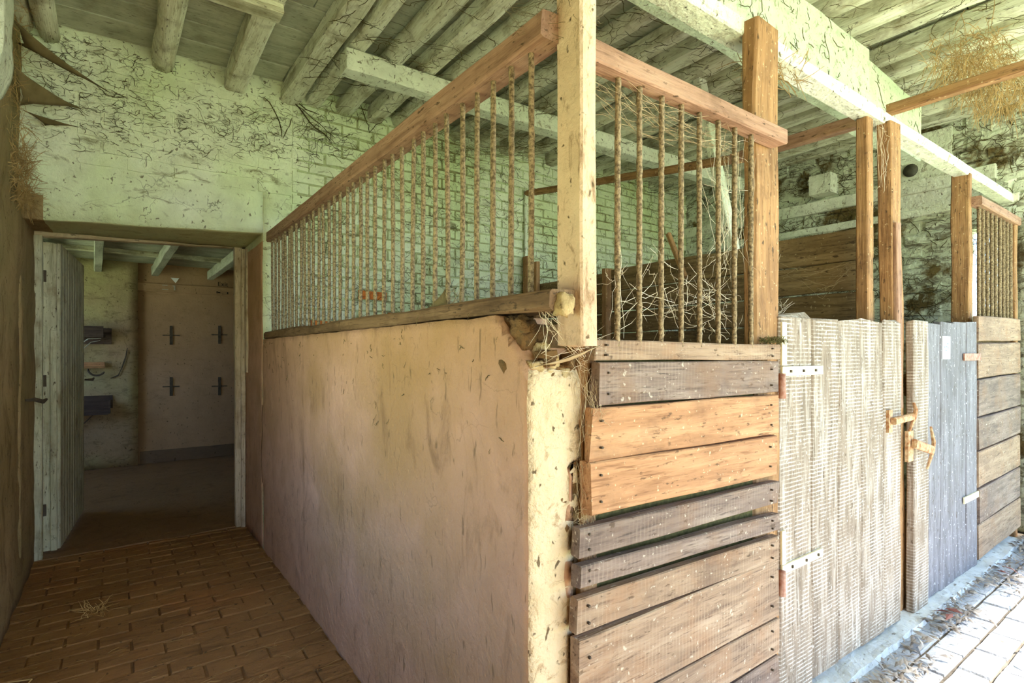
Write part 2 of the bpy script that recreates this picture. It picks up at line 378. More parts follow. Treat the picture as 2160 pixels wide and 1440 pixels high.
# partition wall between passage and stall, its upper near corner broken away
def part_fn(p, a, b, c):
    lim = 1.205+(p.y-.98)*1.15
    if p.z > lim and p.y < 1.14:
        k = min(1, (p.z-lim)/.05)
        p.x += .045*k*(1-a)+.01*nz(p.y*30, p.z*30, 2); p.y += .05*k*(1-b)*(1 if b < .1 else 0); p.z -= .02*k*(1 if c > .98 else 0)
    if a == 1 and p.y < 1.02:                       # broken right edge of the end face
        e = nz(p.z*9, 3, 1)*.02+nz(p.z*31, 7, 1)*.012
        if p.z < .80: e -= .05
        elif p.z < 1.0: e -= .045+.03*nz(p.z*40, 1, 9)
        p.x += e
    p.x += .012*nz(p.y*1.1, p.z*1.4, 8.8)*(1-a)
    return p
V, F = rbox_data(XP, .925, .978, YW+.02, -.02, 1.345, step=.026, amp=.0035, freq=9, seed=1.7, fn=part_fn)
WP = link('wall_partition', pydata('wall_partition', V, F), M['plaster'], smooth=True)
WP.data.materials.append(M['plaster_end']); WP.data.materials.append(M['rubble'])
for p in WP.data.polygons:
    c = p.center
    if p.normal.y < -.5 and c.y < 1.03 and c.z < 1.205: p.material_index = 1
    lim = 1.212+(c.y-.98)*1.15
    if c.z > lim and c.y < 1.16: p.material_index = 2
tag(WP, 'low ochre plastered partition wall with a cream end and a broken corner', 'wall', kind='structure')

# ceiling: solid deck above, boards below it
CE = rbox('ceiling', (-.62, XR+.35, YFRONT-.4, 4.36, 3.22, 3.4), M['ceil_board'], step=.5, amp=0)
tag(CE, 'grey-green boarded ceiling over the stalls and passage', 'ceiling', kind='structure')
y = 3.74
while y > .35:
    w = R(.2, .27); x0 = -.4
    cuts = [-.45, R(.6, 2.4), R(3.0, 4.4), XR]
    for a, b in zip(cuts[:-1], cuts[1:]):
        zz = zc((a+b)/2)+R(0, .008)
        timber('board', (a+.002, y-w/2, zc(a)+.012), (b-.002, y-w/2, zc(b)+.012), w-.008, .022, M['ceil_board'], CE, rough=.002, seg=6, ch=.003)
    y -= w

# far room beyond the doorway
WFAR = rbox('wall_far', (.2, 2.6, YFAR, YFAR+.2, 0, 2.6), M['far_plaster'], step=.1, amp=.006, smooth=True)
tag(WFAR, 'dim brown plastered end wall of the room beyond the door', 'wall', kind='structure')
w2 = rbox('wall_far', (-1.6, .2, YFAR-.06, YFAR+.2, 0, 2.6), M['far_green'], step=.1, amp=.008, smooth=True)
tag(w2, 'greenish wall pier behind the open door of the far room', 'wall', kind='structure')
w3 = rbox('wall_far', (2.5, 2.7, 4.36, 7.7, 0, 2.6), M['far_plaster'], step=.3, amp=0)
tag(w3, 'plain right side wall of the far room', 'wall', kind='structure')
V, F = rbox_data(-1.75, -1.55, 4.36, 5.6, 0, 2.6, step=.3, amp=0)
rbox_data(-1.75, -1.55, 6.9, 7.7, 0, 2.6, step=.3, amp=0, V=V, F=F)
rbox_data(-1.75, -1.55, 5.6, 6.9, 0, .9, step=.3, amp=0, V=V, F=F)
rbox_data(-1.75, -1.55, 5.6, 6.9, 2.1, 2.6, step=.3, amp=0, V=V, F=F)
rbox_data(-1.75, -.55, 4.25, 4.36, 0, 2.6, step=.3, amp=0, V=V, F=F)
w4 = link('wall_far', pydata('wall_far', V, F), M['far_plaster'])
tag(w4, 'side wall of the far room with a window opening', 'wall', kind='structure')
CF = rbox('ceiling', (-1.75, 2.7, 4.36, 7.7, 2.30, 2.5), M['ceil_board'], step=.4, amp=0)
tag(CF, 'low boarded ceiling of the room beyond the door', 'ceiling', kind='structure')
yy = 4.5
while yy < 7.5:
    timber('board', (-1.5, yy, 2.288), (2.5, yy, 2.288), .19, .02, M['ceil_board'], CF, seg=4); yy += .2
for i, (xa, xb) in enumerate(((-.62, -.50), (-.08, -.16), (.42, .36), (.98, .92), (1.5, 1.5))):
    b = timber('ceiling_joist', (xa, 4.4, 2.22), (xb, 7.45, 2.20), .07, .1, M['ceil_board'], rough=.006)
    tag(b, ['first', 'second', 'third', 'fourth', 'fifth'][i]+' thin joist from the left under the far room ceiling', 'joist', 'far room joists')
bt = timber('ceiling_batten', (-1.5, 6.55, 2.255), (2.4, 6.55, 2.255), .05, .05, M['lime_timber_x']); tag(bt, 'pale batten crossing the joists of the far room ceiling', 'batten')
sk = rbox('baseboard_far', (.22, 2.5, YFAR-.02, YFAR+.02, 0, .14), M['cement'], step=.08, amp=.004); tag(sk, 'dark cement skirting at the foot of the far wall', 'skirting', kind='structure')

# ------------------------------------------------------------------ bricks of the walls and floor
def brick_meshes(name, L, H, D, mat, n=6, amp=.006, step=.075):
    out = []
    for k in range(n):
        V, F = rbox_data(-L/2, L/2, -D, D*.55, -H/2, H/2, step=step, amp=amp, freq=14, seed=50+k*7.1)
        # soften the front rim
        V = [(x*(.965 if y < -D*.4 else 1), y, z*(.9 if y < -D*.4 else 1)) for x, y, z in V]
        me = pydata(name, V, F); me.materials.append(mat); out.append(me)
    return out
BM = brick_meshes('wall_brick', .216, .066, .011, M['wall_white'])
BO = brick_meshes('wall_brick', .216, .066, .011, M['brick_orange'], 1)
cells = []
z = 1.335; row = 0
while z < 3.0:
    x = .93-(row % 2)*.11
    while x < XR-.05:
        a = max(x, .935); b = min(x+.222, XR)
        if b-a > .05: cells.append(((a+b)/2, z+.035, (b-a)/.222))
        x += .2255
    z += .0755; row += 1
z = 2.285; row = 0
while z < 2.95:
    x = -.40-(row % 2)*.11
    while x < .90:
        a = max(x, -.39); b = min(x+.222, .93)
        if b-a > .05: cells.append(((a+b)/2, z+.035, (b-a)/.222))
        x += .2255
    z += .0755; row += 1
cells.sort(key=lambda c: c[0]*.589+YW*.808+.02*abs(c[1]-2))
orange = [(1.48, 1.66), (1.72, 1.56), (1.21, 1.48), (1.66, 1.48)]
restV, restF = [], []
for i, (x, z, s) in enumerate(cells):
    left = x < .93
    dy = R(.001, .006)+(.005 if left else 0)
    me = random.choice(BM)
    if not left and any(abs(x-a) < .11 and abs(z-b) < .04 for a, b in orange): me = BO[0]
    MM = Matrix.Translation((x+R(-.003, .003), YW+dy, z+R(-.003, .003))) @ Matrix.Rotation(R(-.012, .012), 4, 'Y') @ Matrix.Diagonal((s, 1, R(.97, 1.1), 1))
    if i < 300:
        link('brick', me, None, WB, MM)
    else:
        base = len(restV); restV += [tuple(MM @ v.co) for v in me.vertices]; restF += [tuple(base+q for q in p.vertices) for p in me.polygons]
o = link('brick_coursing', pydata('brick_coursing', restV, restF), M['wall_white'], WB); o['kind'] = 'stuff'
# right wall
BR = brick_meshes('rough_brick', .25, .086, .02, M['wall_right'], 6, .011)
z = 1.36; row = 0; RZ = Matrix.Rotation(-math.pi/2, 4, 'Z')
while z < 3.1:
    yv = .9-(row % 2)*.13
    while yv < YW:
        MM = Matrix.Translation((XR+R(-.004, .016), yv+.13, z+.045)) @ RZ @ Matrix.Rotation(R(-.03, .03), 4, 'Y') @ Matrix.Diagonal((R(.85, 1.02), 1, R(.9, 1.05), 1))
        if not (yv+.26 > 1.0 and yv < 1.32 and 1.25 < z < 2.2): link('brick', random.choice(BR), None, WR, MM)
        yv += .262
    z += .094; row += 1
# floor bricks
BF = brick_meshes('floor_brick', .226, .106, .012, M['brick_floor_skylit'], 5, .003)
BL = brick_meshes('floor_brick', .229, .098, .012, M['brick_dirty'], 5, .004)
RX = Matrix.Rotation(-math.pi/2, 4, 'X')
yv = .15; row = 0
while yv < .89:
    x = 1.55-(row % 2)*.115
    while x < 5.1:
        link('brick', random.choice(BF), None, FLOOR, Matrix.Translation((x+.115, yv+.055, -.009+R(-.003, .001))) @ RX); x += .233
    yv += .112; row += 1
yv = 1.6; row = 0
while yv < 4.33:
    x = -.41-(row % 2)*.115
    while x < .74:
        a, b = max(x, -.42), min(x+.228, .78)
        if b-a > .04: link('brick', random.choice(BL), None, FLOOR, Matrix.Translation(((a+b)/2, yv+.05, -.011+R(-.003, .0012))) @ RX @ Matrix.Diagonal(((b-a)/.228, 1, 1, 1)))
        x += .233
    yv += .1; row += 1

# ------------------------------------------------------------------ beams and rafters
fb = timber('front_beam', (.9, 1.052, 2.342), (XR, 1.052, 2.352), .08, .056, M['lime_timber'], rough=.006, warp=.01); tag(fb, 'pale front beam running over the stall posts and doors', 'beam')
u1 = timber('upper_beam', (.86, 1.25, 2.67), (3.2, 1.25, 2.67), .1, .37, M['lime_green'], rough=.01); tag(u1, 'deep limewashed beam above the front beam carrying the rafters', 'beam')
u2 = timber('upper_beam', (3.12, 1.27, 2.645), (4.02, 1.27, 2.62), .1, .35, M['lime_green'], rough=.014); tag(u2, 'shorter limewashed beam continuing the upper beam to the right', 'beam')
cr = timber('cross_rail', (2.93, 1.02, 2.395), (2.93, YFRONT, 2.395), .05, .045, M['wood_brown'], rough=.004); tag(cr, 'brown rail jutting from the front beam toward the front wall', 'rail')
xb = timber('tie_beam', (1.0, 2.93, 2.845), (4.95, 2.93, 2.87), .11, .115, M['lime_timber'], rough=.006); tag(xb, 'limewashed beam crossing under the rafters above the first stall', 'beam')
sb = timber('ceiling_board_end', (.22, 2.72, 2.86), (.63, 2.72, 2.86), .1, .05, M['lime_timber_x'], rough=.004); tag(sb, 'short pale board end under the ceiling at upper left', 'board')
RAF = [(-.385, .042, 'r'), (-.285, .05, 'r'), (.215, .058, 'r'), (.595, .06, 's'), (.93, .06, 's'), (1.07, .05, 's'), (1.29, .06, 'r'), (1.50, .055, 's'), (1.70, .06, 'r')]
x = 1.93
while x < 5.05: RAF.append((x, R(.048, .062), random.choice('rss'))); x += R(.2, .27)
ORD = ['first', 'second', 'third', 'fourth', 'fifth', 'sixth', 'seventh', 'eighth', 'ninth', 'tenth', 'eleventh', 'twelfth', 'thirteenth', 'fourteenth', 'fifteenth', 'sixteenth', 'seventeenth', 'eighteenth', 'nineteenth', 'twentieth', 'twenty-first', 'twenty-second', 'twenty-third', 'twenty-fourth', 'twenty-fifth', 'twenty-sixth']
for i, (x, r, k) in enumerate(RAF):
    zt = zc(x)-r-.006
    x1 = x+R(-.03, .03)
    if i == 3: x1 = x-.06
    if k == 'r':
        o = pole('rafter', (x, YW+.05, zt), (x1, YFRONT, zt+R(-.01, .01)), r, M['rafter'], rough=.012, warp=.03, seg=34)
    else:
        o = timber('rafter', (x, YW+.05, zt), (x1, YFRONT, zt), 2*r*.9, 2*r, M['rafter'], rough=.009, warp=.015, ch=.012, seg=34)
    tag(o, f"{'round pole' if k == 'r' else 'squared timber'} rafter, {ORD[i]} counting from the left wall", 'rafter', 'rafters under the ceiling')

# ------------------------------------------------------------------ posts
cp = timber('corner_post', (.862, .926, 1.27), (.846, .918, 2.99), .05, .085, M['post_paint'], rough=.003); tag(cp, 'tall cream and brown painted post at the corner of the partition', 'post')
st = timber('corner_stud', (.945, 1.0, 0), (.945, 1.0, 1.28), .05, .06, M['wood_brown'], rough=.008); tag(st, 'dark upright between the broken wall end and the plank ends', 'post')
p2 = timber('stall_post', (1.772, .992, 0), (1.770, .992, 2.362), .152, .05, M['wood_brown'], rough=.008, ch=.008); tag(p2, 'broad golden-brown post at the hinge side of the near stall door', 'post')
p3 = timber('stall_post', (2.752, 1.05, 0), (2.750, 1.05, 2.315), .06, .05, M['wood_brown'], rough=.003); tag(p3, 'slim straight brown post just left of the leaning post', 'post')
p4 = timber('stall_post', (3.03, 1.025, 0), (2.935, 1.02, 2.33), .115, .058, M['wood_brown'], rough=.007); tag(p4, 'leaning reddish post between the two stall doors', 'post')
p4s = timber('door_stop', (2.955, .985, 1.0), (2.93, .985, 1.86), .05, .022, M['wood_red'], p4)
p5 = timber('stall_post', (4.13, 1.05, 0), (4.125, 1.05, 2.33), .055, .09, M['wood_brown'], rough=.006); tag(p5, 'brown post beside the far small barred panel', 'post')
p6 = timber('stall_post', (4.99, 1.0, 0), (4.99, 1.0, 2.2), .06, .06, M['wood_brown'], rough=.005); tag(p6, 'end post at the right of the far barred panel', 'post')

# ------------------------------------------------------------------ barred grilles
def bar_mesh(L, r, seed):
    V = []; F = []; n = 7; seg = 40
    for i in range(seg+1):
        t = i/seg*L
        for k in range(n):
            a = 2*math.pi*k/n+t*26; rr = r*.9*(1+.2*nz(t*120, k*1.7, seed))
            V.append((rr*math.cos(a)+.003*nz(t*2, seed, 0), rr*math.sin(a), t))
    for i in range(seg):
        for k in range(n):
            q = (k+1) % n; F.append((i*n+k, i*n+q, (i+1)*n+q, (i+1)*n+k))
    F.append(tuple(range(n-1, -1, -1))); F.append(tuple(seg*n+k for k in range(n)))
    me = pydata('bar', V, F); me.materials.append(M['rust']); return me
g1 = thing('bar_grille', 'long iron bar grille with brown rails on top of the plastered partition', 'grille', (.81, .95, 1.35))
timber('top_rail', (.815, .955, 2.005), (.815, YW+.01, 2.005), .072, .066, M['wood_red'], g1, rough=.004, ch=.006)
timber('bottom_rail', (.83, .905, 1.371), (.83, YW-.01, 1.371), .135, .045, M['wood_sill'], g1, rough=.007, ch=.008)
bms = [bar_mesh(.60, .0085, k*3.3) for k in range(5)]
k = 0; yv = 1.028
while yv < 3.70:
    link('bar', bms[k % 5], None, g1, Matrix.Translation((.805, yv, 1.385)) @ Matrix.Rotation(R(-.008, .008), 4, 'Y') @ Matrix.Rotation(R(-.008, .008), 4, 'X'), smooth=True)
    yv += .0805; k += 1
g2 = thing('bar_grille', 'short iron bar grille between the cream corner post and the broad brown post', 'grille', (1.3, .94, 1.28))
timber('top_rail', (.888, .937, 1.965), (1.782, .937, 1.967), .054, .05, M['wood_red'], g2, rough=.003, ch=.004)
bms2 = [bar_mesh(.68, .0088, 20+k*3.3) for k in range(4)]
for k, x in enumerate((1.029, 1.113, 1.2, 1.289, 1.375, 1.468, 1.553, 1.648)):
    link('bar', bms2[k % 4], None, g2, Matrix.Translation((x*.981, .939, 1.27)) @ Matrix.Rotation(R(-.006, .006), 4, 'Y'), smooth=True)
g3 = thing('bar_grille', 'small iron bar grille above the boards of the far stall', 'grille', (4.6, .99, 1.45))
timber('top_rail', (4.14, .985, 2.165), (5.04, .985, 2.165), .06, .055, M['wood_red'], g3, rough=.003)
bms3 = [bar_mesh(.72, .012, 50+k*3.3) for k in range(3)]
for k, x in enumerate((4.20, 4.29, 4.38, 4.47, 4.56, 4.65, 4.74, 4.83, 4.92)):
    link('bar', bms3[k % 3], None, g3, Matrix.Translation((x, .985, 1.44)) @ Matrix.Rotation(R(-.012, .012), 4, 'Y'), smooth=True)

# ------------------------------------------------------------------ near stall front: horizontal planks
pf = thing('boarded_panel', 'stall front of worn horizontal planks between corner wall and door', 'stall front', (1.35, .95, 0))
PL = [(1.285, 1.281, 1.236, 1.232, .931, 1.777, 'wood_tan', .038), (1.229, 1.229, 1.130, 1.122, .937, 1.772, 'wood_grey', .03),
      (1.121, 1.119, .994, .988, .914, 1.768, 'wood_orange', .03), (.990, .984, .866, .853, .911, 1.764, 'wood_orange', .032),
      (.844, .828, .772, .755, .872, 1.773, 'wood_grey', .03), (.757, .718, .700, .673, .872, 1.777, 'wood_grey', .03),
      (.682, .642, .591, .573, .871, 1.777, 'wood_tan', .03), (.586, .569, .388, .386, .873, 1.777, 'wood_tan', .03),
      (.380, .378, .262, .260, .873, 1.777, 'wood_tan', .03), (.255, .253, .135, .132, .873, 1.777, 'wood_grey', .03), (.13, .127, .01, .01, .873, 1.777, 'wood_grey', .03)]
for tl, tr, bl, br, xl, xr, m, th in PL:
    zl, zr = (tl+bl)/2, (tr+br)/2; h = ((tl-bl)+(tr-br))/2
    pk = timber('plank', (xl, .93+th/2+R(-.004, .004), zl), (xr, .93+th/2+R(-.002, .004), zr), th, h, M[m], pf, rough=.004, ch=.003, endr=.012, seg=14)
    for s in (0, 1):      # nails
        for q in range(2):
            xx = xl+.03 if s == 0 else xr-.05; zz = (zl if s == 0 else zr)+h*(.25 if q else -.25)
            V, F = rbox_data(xx-.0025, xx+.0025, .924, .934, zz-.0025, zz+.0025, step=.01, amp=0)
            link('nail', pydata('nail', V, F), M['iron_dark'], pk)
timber('backing_board', (.96, .985, .66), (1.70, .985, .66), .012, 1.2, M['moss'], pf, rough=.004)

# ------------------------------------------------------------------ stall doors
d1 = thing('stall_door', 'near stall door of weathered vertical planks with iron strap hinges', 'door', (2.37, .96, .03))
YD = .96
for a, b, zt in ((1.832, 2.062, 1.392), (2.064, 2.272, 1.384), (2.274, 2.482, 1.386), (2.484, 2.712, 1.388), (2.714, 2.905, 1.392)):
    CNT[0] += 1
    L = zt-.045
    me = sweep('plank', L, rect(b-a, .034, .006), 22, .005, CNT[0]*3.7, 1, .006, 3, .03)
    Mx, _ = frame(((a+b)/2, YD+.017+R(-.003, .003), .045), ((a+b)/2+R(-.004, .004), YD+.017, zt))
    link('plank', me, M['wood_door'], d1, Mx)
for zz in (.35, 1.15): timber('ledge', (1.86, YD+.05, zz), (2.88, YD+.05, zz), .025, .11, M['wood_dark'], d1)
def slab(name, b, mat, parent, step=.03, amp=.001): return rbox(name, b, mat, parent, step, amp, 20)
h = slab('strap_hinge', (1.836, 2.13, YD-.008, YD-.001, 1.175, 1.208), M['hinge'], d1)
for x in (1.89, 1.98, 2.07): slab('bolt', (x-.004, x+.004, YD-.013, YD-.006, 1.187, 1.196), M['iron_dark'], h, .02, 0)
slab('edge_strip', (1.836, 1.868, YD-.007, YD, 1.212, 1.36), M['hinge'], d1)
h = slab('strap_hinge', (1.836, 2.13, YD-.008, YD-.001, .497, .528), M['hinge'], d1)
for x in (1.90, 2.00, 2.09): slab('bolt', (x-.004, x+.004, YD-.013, YD-.006, .508, .517), M['iron_dark'], h, .02, 0)
slab('edge_strip', (1.836, 1.862, YD-.007, YD, .53, .645), M['hinge'], d1)
for zz in (1.10, .43): pole('hinge_pin', (1.826, YD-.012, zz), (1.826, YD-.012, zz+.085), .011, M['hinge_red'], d1, n=8)
lt = slab('latch_plate', (2.735, 2.775, YD-.012, YD, .905, 1.005), M['iron'], d1)
timber('latch_tongue', (2.75, YD-.025, .957), (2.93, YD-.04, .968), .022, .03, M['iron'], lt, rough=.001)
rod('latch_hook', [(2.935, YD-.04, 1.03), (2.93, YD-.05, 1.0), (2.925, YD-.045, .96), (2.915, YD-.03, .90)], .009, M['iron'], lt)

d2 = thing('stall_door', 'far stall door of blue-grey vertical planks with a paper notice', 'door', (3.55, .96, .03))
for a, b, zt, m, dy in ((3.035, 3.225, 1.405, 'wood_door', -.012), (3.228, 3.435, 1.405, 'wood_blue', 0), (3.437, 3.652, 1.415, 'wood_blue', 0), (3.655, 3.86, 1.425, 'wood_blue', .002), (3.862, 4.055, 1.435, 'wood_blue', 0)):
    CNT[0] += 1
    me = sweep('plank', zt-.03, rect(b-a, .034, .005), 22, .004, CNT[0]*3.7, 1, .004, 3, .012)
    Mx, _ = frame(((a+b)/2, YD+.017+dy, .03), ((a+b)/2, YD+.017+dy, zt)); link('plank', me, M[m], d2, Mx)
for zz in (.3, 1.1): timber('ledge', (3.13, YD+.05, zz), (4.03, YD+.05, zz), .025, .11, M['wood_dark'], d2)
slab('strap_hinge', (3.80, 4.10, YD-.008, YD-.001, 1.215, 1.255), M['hinge_red'], d2)
slab('strap_hinge', (3.80, 4.07, YD-.008, YD-.001, .42, .455), M['hinge'], d2)
lt = slab('latch_plate', (2.905, 2.965, YD-.03, YD-.015, .76, .90), M['iron'], d2)
timber('latch_tongue', (2.93, YD-.045, .845), (3.135, YD-.05, .795), .022, .04, M['iron'], lt, rough=.001)
rod('latch_hook', [(3.19, YD-.03, .90), (3.18, YD-.045, .83), (3.15, YD-.05, .79), (3.14, YD-.03, .70)], .009, M['iron'], lt)
nt_ = thing('paper_notice', 'small white paper notice pinned to the blue-grey stall door', 'notice', (3.52, YD-.003, 1.29))
slab('sheet', (3.455, 3.575, YD-.004, YD-.0015, 1.225, 1.345), M['paper'], nt_, .06, .0)
for x, zz, w in ((3.48, 1.288, .012), (3.51, 1.29, .012), (3.535, 1.284, .01), (3.53, 1.305, .012), (3.505, 1.27, .008)):
    slab('ink_mark', (x-w/2, x+w, YD-.0055, YD-.0035, zz-.0035, zz+.0035), M['ink'], nt_, .02, 0)
gp = thing('gap_boards', 'dark boards glimpsed in the gap between the two stall doors', 'boards', (2.97, 1.06, 0))
for k in range(8): timber('plank', (2.88, 1.075+R(-.003, .003), .08+k*.155), (3.08, 1.075, .08+k*.155), .02, .145, M['wood_dark'], gp, rough=.004)

pf2 = thing('boarded_panel', 'far stall front of grey-tan horizontal planks right of the second door', 'stall front', (4.5, .95, 0))
for t, b, m in ((1.475, 1.325, 'wood_tan'), (1.312, 1.11, 'wood_tan'), (1.10, .885, 'wood_grey'), (.875, .69, 'wood_grey'), (.68, .47, 'wood_tan'), (.46, .26, 'wood_grey'), (.25, .05, 'wood_tan')):
    timber('plank', (4.065, .967+R(-.003, .003), (t+b)/2), (5.0+R(-.01, .01), .967, (t+b)/2+.018), .03, t-b, M[m], pf2, rough=.004, seg=12)
timber('backing_board', (4.1, 1.0, .75), (4.95, 1.0, .75), .012, 1.36, M['wood_dark'], pf2)

kb = rbox('kerb', (1.80, 4.85, .90, 1.04, -.03, .03), M['kerb'], step=.03, amp=.008, freq=9); tag(kb, 'white cement kerb along the foot of the stall doors', 'kerb')
bd = timber('loose_board', (4.45, .72, .025), (5.1, .86, .03), .12, .03, M['wood_tan'], rough=.005); tag(bd, 'loose weathered board lying among leaves at the far right', 'board')

# ------------------------------------------------------------------ plank divider between the stalls
dv = thing('plank_divider', 'dark horizontal plank divider between the two stalls', 'divider', (2.87, 2.4, 0))
for k in range(9):
    t = 1.85-.15*k
    timber('plank', (2.87+R(-.006, .006), 1.06, t-.073), (2.87+R(-.006, .006), 2.72, t-.073), .03, .142 if k else .15, M['wood_dark'], dv, rough=.006, seg=18)
    timber('plank', (2.87+R(-.006, .006), 2.76, t-.083), (2.87+R(-.006, .006), YW-.02, t-.083), .03, .142, M['wood_dark'], dv, rough=.006, seg=12)
timber('post', (2.84, 2.74, 0), (2.84, 2.74, 1.86), .06, .05, M['wood_brown'], dv)
timber('post', (2.83, 3.66, 0), (2.83, 3.66, 2.08), .05, .06, M['wood_brown'], dv)
timber('post', (2.83, 3.53, 0), (2.83, 3.53, 2.02), .04, .04, M['wood_brown'], dv)
timber('post', (2.93, 2.04, 2.95), (2.93, 1.78, 1.70), .075, .05, M['lime_timber'], dv, rough=.006)
pole('rail', (2.87, 3.72, 2.64), (2.87, 1.72, 2.365), .026, M['wood_brown'], dv)
pole('upright', (2.86, 3.72, 1.8), (2.86, 3.72, 2.66), .014, M['lime_timber'], dv)
timber('rail', (2.87, 1.78, 2.372), (2.87, 1.07, 2.362), .05, .06, M['wood_red'], dv)
timber('stick', (2.80, 2.05, 1.72), (2.86, 2.22, 2.02), .03, .03, M['wood_brown'], dv)

# right wall features
lg = timber('wall_ledge', (XR-.03, 1.1, 2.565), (XR-.03, YW-.02, 2.585), .09, .10, M['lime_timber'], rough=.012); tag(lg, 'pale ledge timber along the sooty wall behind the far stall', 'ledge')
lg2 = timber('wall_ledge', (XR-.02, .98, 2.36), (XR-.02, YW-.02, 2.38), .06, .06, M['lime_timber'], rough=.012); tag(lg2, 'thinner lower ledge timber on the sooty wall behind the far stall', 'ledge')
sbm = rbox('beam_end', (XR-.16, XR+.02, 2.17, 2.35, 2.66, 2.83), M['lime_timber'], step=.04, amp=.008); tag(sbm, 'square limewashed beam end sticking out of the sooty wall', 'beam end')
pn = rbox('wall_panel', (XR-.04, XR+.02, 1.36, 1.70, 2.36, 2.98), M['lime_timber'], step=.06, amp=.004); tag(pn, 'pale panel on the right wall behind the leaning post', 'panel')
rp = pole('round_plate', (XR-.055, 1.62, 2.71), (XR-.03, 1.62, 2.71), .05, M['rubber'], n=20, rough=.001); tag(rp, 'dark round plate on the pale panel of the right wall', 'plate')

# rubble and broken plaster at the partition corner
def stone(name, c, s, mat, parent, seed):
    V, F = rbox_data(-1, 1, -1, 1, -1, 1, step=.5, amp=0)
    W = []
    for v in V:
        v = Vector(v); q = v.normalized()*(1.0 if True else 1); q = v*.45+q*.6
        q *= 1+.35*nz(q.x*1.3+seed, q.y*1.3, q.z*1.3)+.12*nz(q.x*4+seed, q.y*4, q.z*4)
        W.append((c[0]+q.x*s[0], c[1]+q.y*s[1], c[2]+q.z*s[2]))
    return link(name, pydata(name, W, F), mat, parent, smooth=True)
rng = random.Random(3)
for k in range(16):
    yy = rng.uniform(.995, 1.11); zz = rng.uniform(1.22, 1.33)
    stone('rubble_stone', (.80+rng.uniform(-.015, .03), yy+.02, zz), (rng.uniform(.012, .03),)*3, M['rubble'], WP, k*5.)
for k in range(12):
    stone('rubble_stone', (rng.uniform(.79, .90), rng.uniform(.985, 1.02), rng.uniform(1.19, 1.26)), (rng.uniform(.012, .026), .02, rng.uniform(.01, .02)), M['stone_pale'] if k % 2 else M['rubble'], WP, 80+k*5.)
for k in range(34):
    zz = rng.uniform(.80, 1.02); q = rng.uniform(.010, .026)
    stone('broken_plaster', (.925-rng.random()**1.6*.07, .992+q*.3, zz), (q, q*.8, q*rng.uniform(.6, 1)), M['plaster_end'] if k % 4 else M['rubble'], WP, 200+k*5.)
sk = rbox('wall_packing', (.85, .925, .99, 1.06, .0, 1.22), M['rubble'], WP, step=.03, amp=.012)
bl = stone('rubble_stone', (.80, .905, 1.36), (.022, .018, .026), M['stone_pale'], WP, 77)

# ------------------------------------------------------------------ doorway: frame and open boarded door
t1 = timber('trim_1', (-.385, 4.37, 0), (-.385, 4.37, 1.97), .045, .06, M['paint_door'], rough=.003); tag(t1, 'thin painted left jamb of the doorway', 'door frame', kind='structure')
t2 = thing('trim_2', 'stepped painted right jamb of the doorway', 'door frame', (.73, 4.36, 0), kind='structure')
timber('jamb', (.722, 4.37, 0), (.715, 4.37, 2.03), .05, .06, M['paint_frame'], t2, rough=.003)
timber('stop_strip', (.745, 4.33, .0), (.745, 4.33, 2.01), .03, .035, M['paint_frame'], t2, rough=.004)
timber('stop_strip', (.757, 4.26, 1.12), (.757, 4.26, 2.0), .02, .05, M['paint_frame'], t2, rough=.004)
t3 = timber('trim_3', (-.41, 4.40, 1.995), (.76, 4.40, 2.05), .06, .05, M['paint_frame']); tag(t3, 'dark head piece over the doorway', 'door frame', kind='structure')
dr = thing('door_1', 'open cream boarded door with a thick worn hinge edge', 'door', (-.32, 4.48, 0), kind='structure')
A = Vector((-.285, 4.47, 0)); B = Vector((-.205, 5.48, 0)); D = (B-A).normalized(); N = Vector((D.y, -D.x, 0)); ln = (B-A).length
nb = 10
for k in range(nb):
    c = A+D*(ln*(k+.5)/nb)-N*.012
    CNT[0] += 1
    me = sweep('board', 1.93, rect(ln/nb-.004, .022, .005), 10, .0015, CNT[0]*3.3)
    X = Vector((0, 0, 1)); Mx = Matrix(((0, D.x, N.x, c.x), (0, D.y, N.y, c.y), (1, 0, 0, .02), (0, 0, 0, 1)))
    link('board', me, M['paint_door'], dr, Mx)
c0 = A-N*.05-D*.012
timber('hinge_stile', (c0.x, c0.y+.01, .02), (c0.x-.004, c0.y+.01, 1.95), .072, .03, M['paint_door'], dr, rough=.003)
timber('edge_strip', (c0.x+.02, c0.y-.012, .02), (c0.x+.018, c0.y-.012, 1.40), .035, .016, M['paint_door'], dr, rough=.003)
for zz in (.25, 1.05, 1.7): slab('hinge', (-.375, -.35, 4.41, 4.43, zz, zz+.07), M['iron_dark'], dr)
for zz in (.3, 1.0, 1.7):
    pa = A-N*.035+D*.03+Vector((0, 0, zz)); pb = B-N*.035-D*.03+Vector((0, 0, zz)); timber('ledge', pa, pb, .022, .12, M['paint_door'], dr)
kb_ = B+N*.03-D*.06
rod('handle', [(kb_.x-.02, kb_.y, 1.05), (kb_.x+.03, kb_.y, 1.05), (kb_.x+.035, kb_.y+.05, 1.06)], .012, M['iron_dark'], dr)
th = rbox('trim_4', (-.40, .74, 4.34, 4.44, -.03, .006), M['far_floor'], step=.05, amp=.006); tag(th, 'worn threshold under the doorway', 'threshold', kind='structure')
hs = rod('wall_hasp', [(-.40, 3.95, 1.0), (-.36, 3.97, 1.0), (-.33, 4.0, .985), (-.32, 4.05, .995)], .012, M['iron_dark']); tag(hs, 'rusty hasp sticking out of the left wall near the jamb', 'hasp')

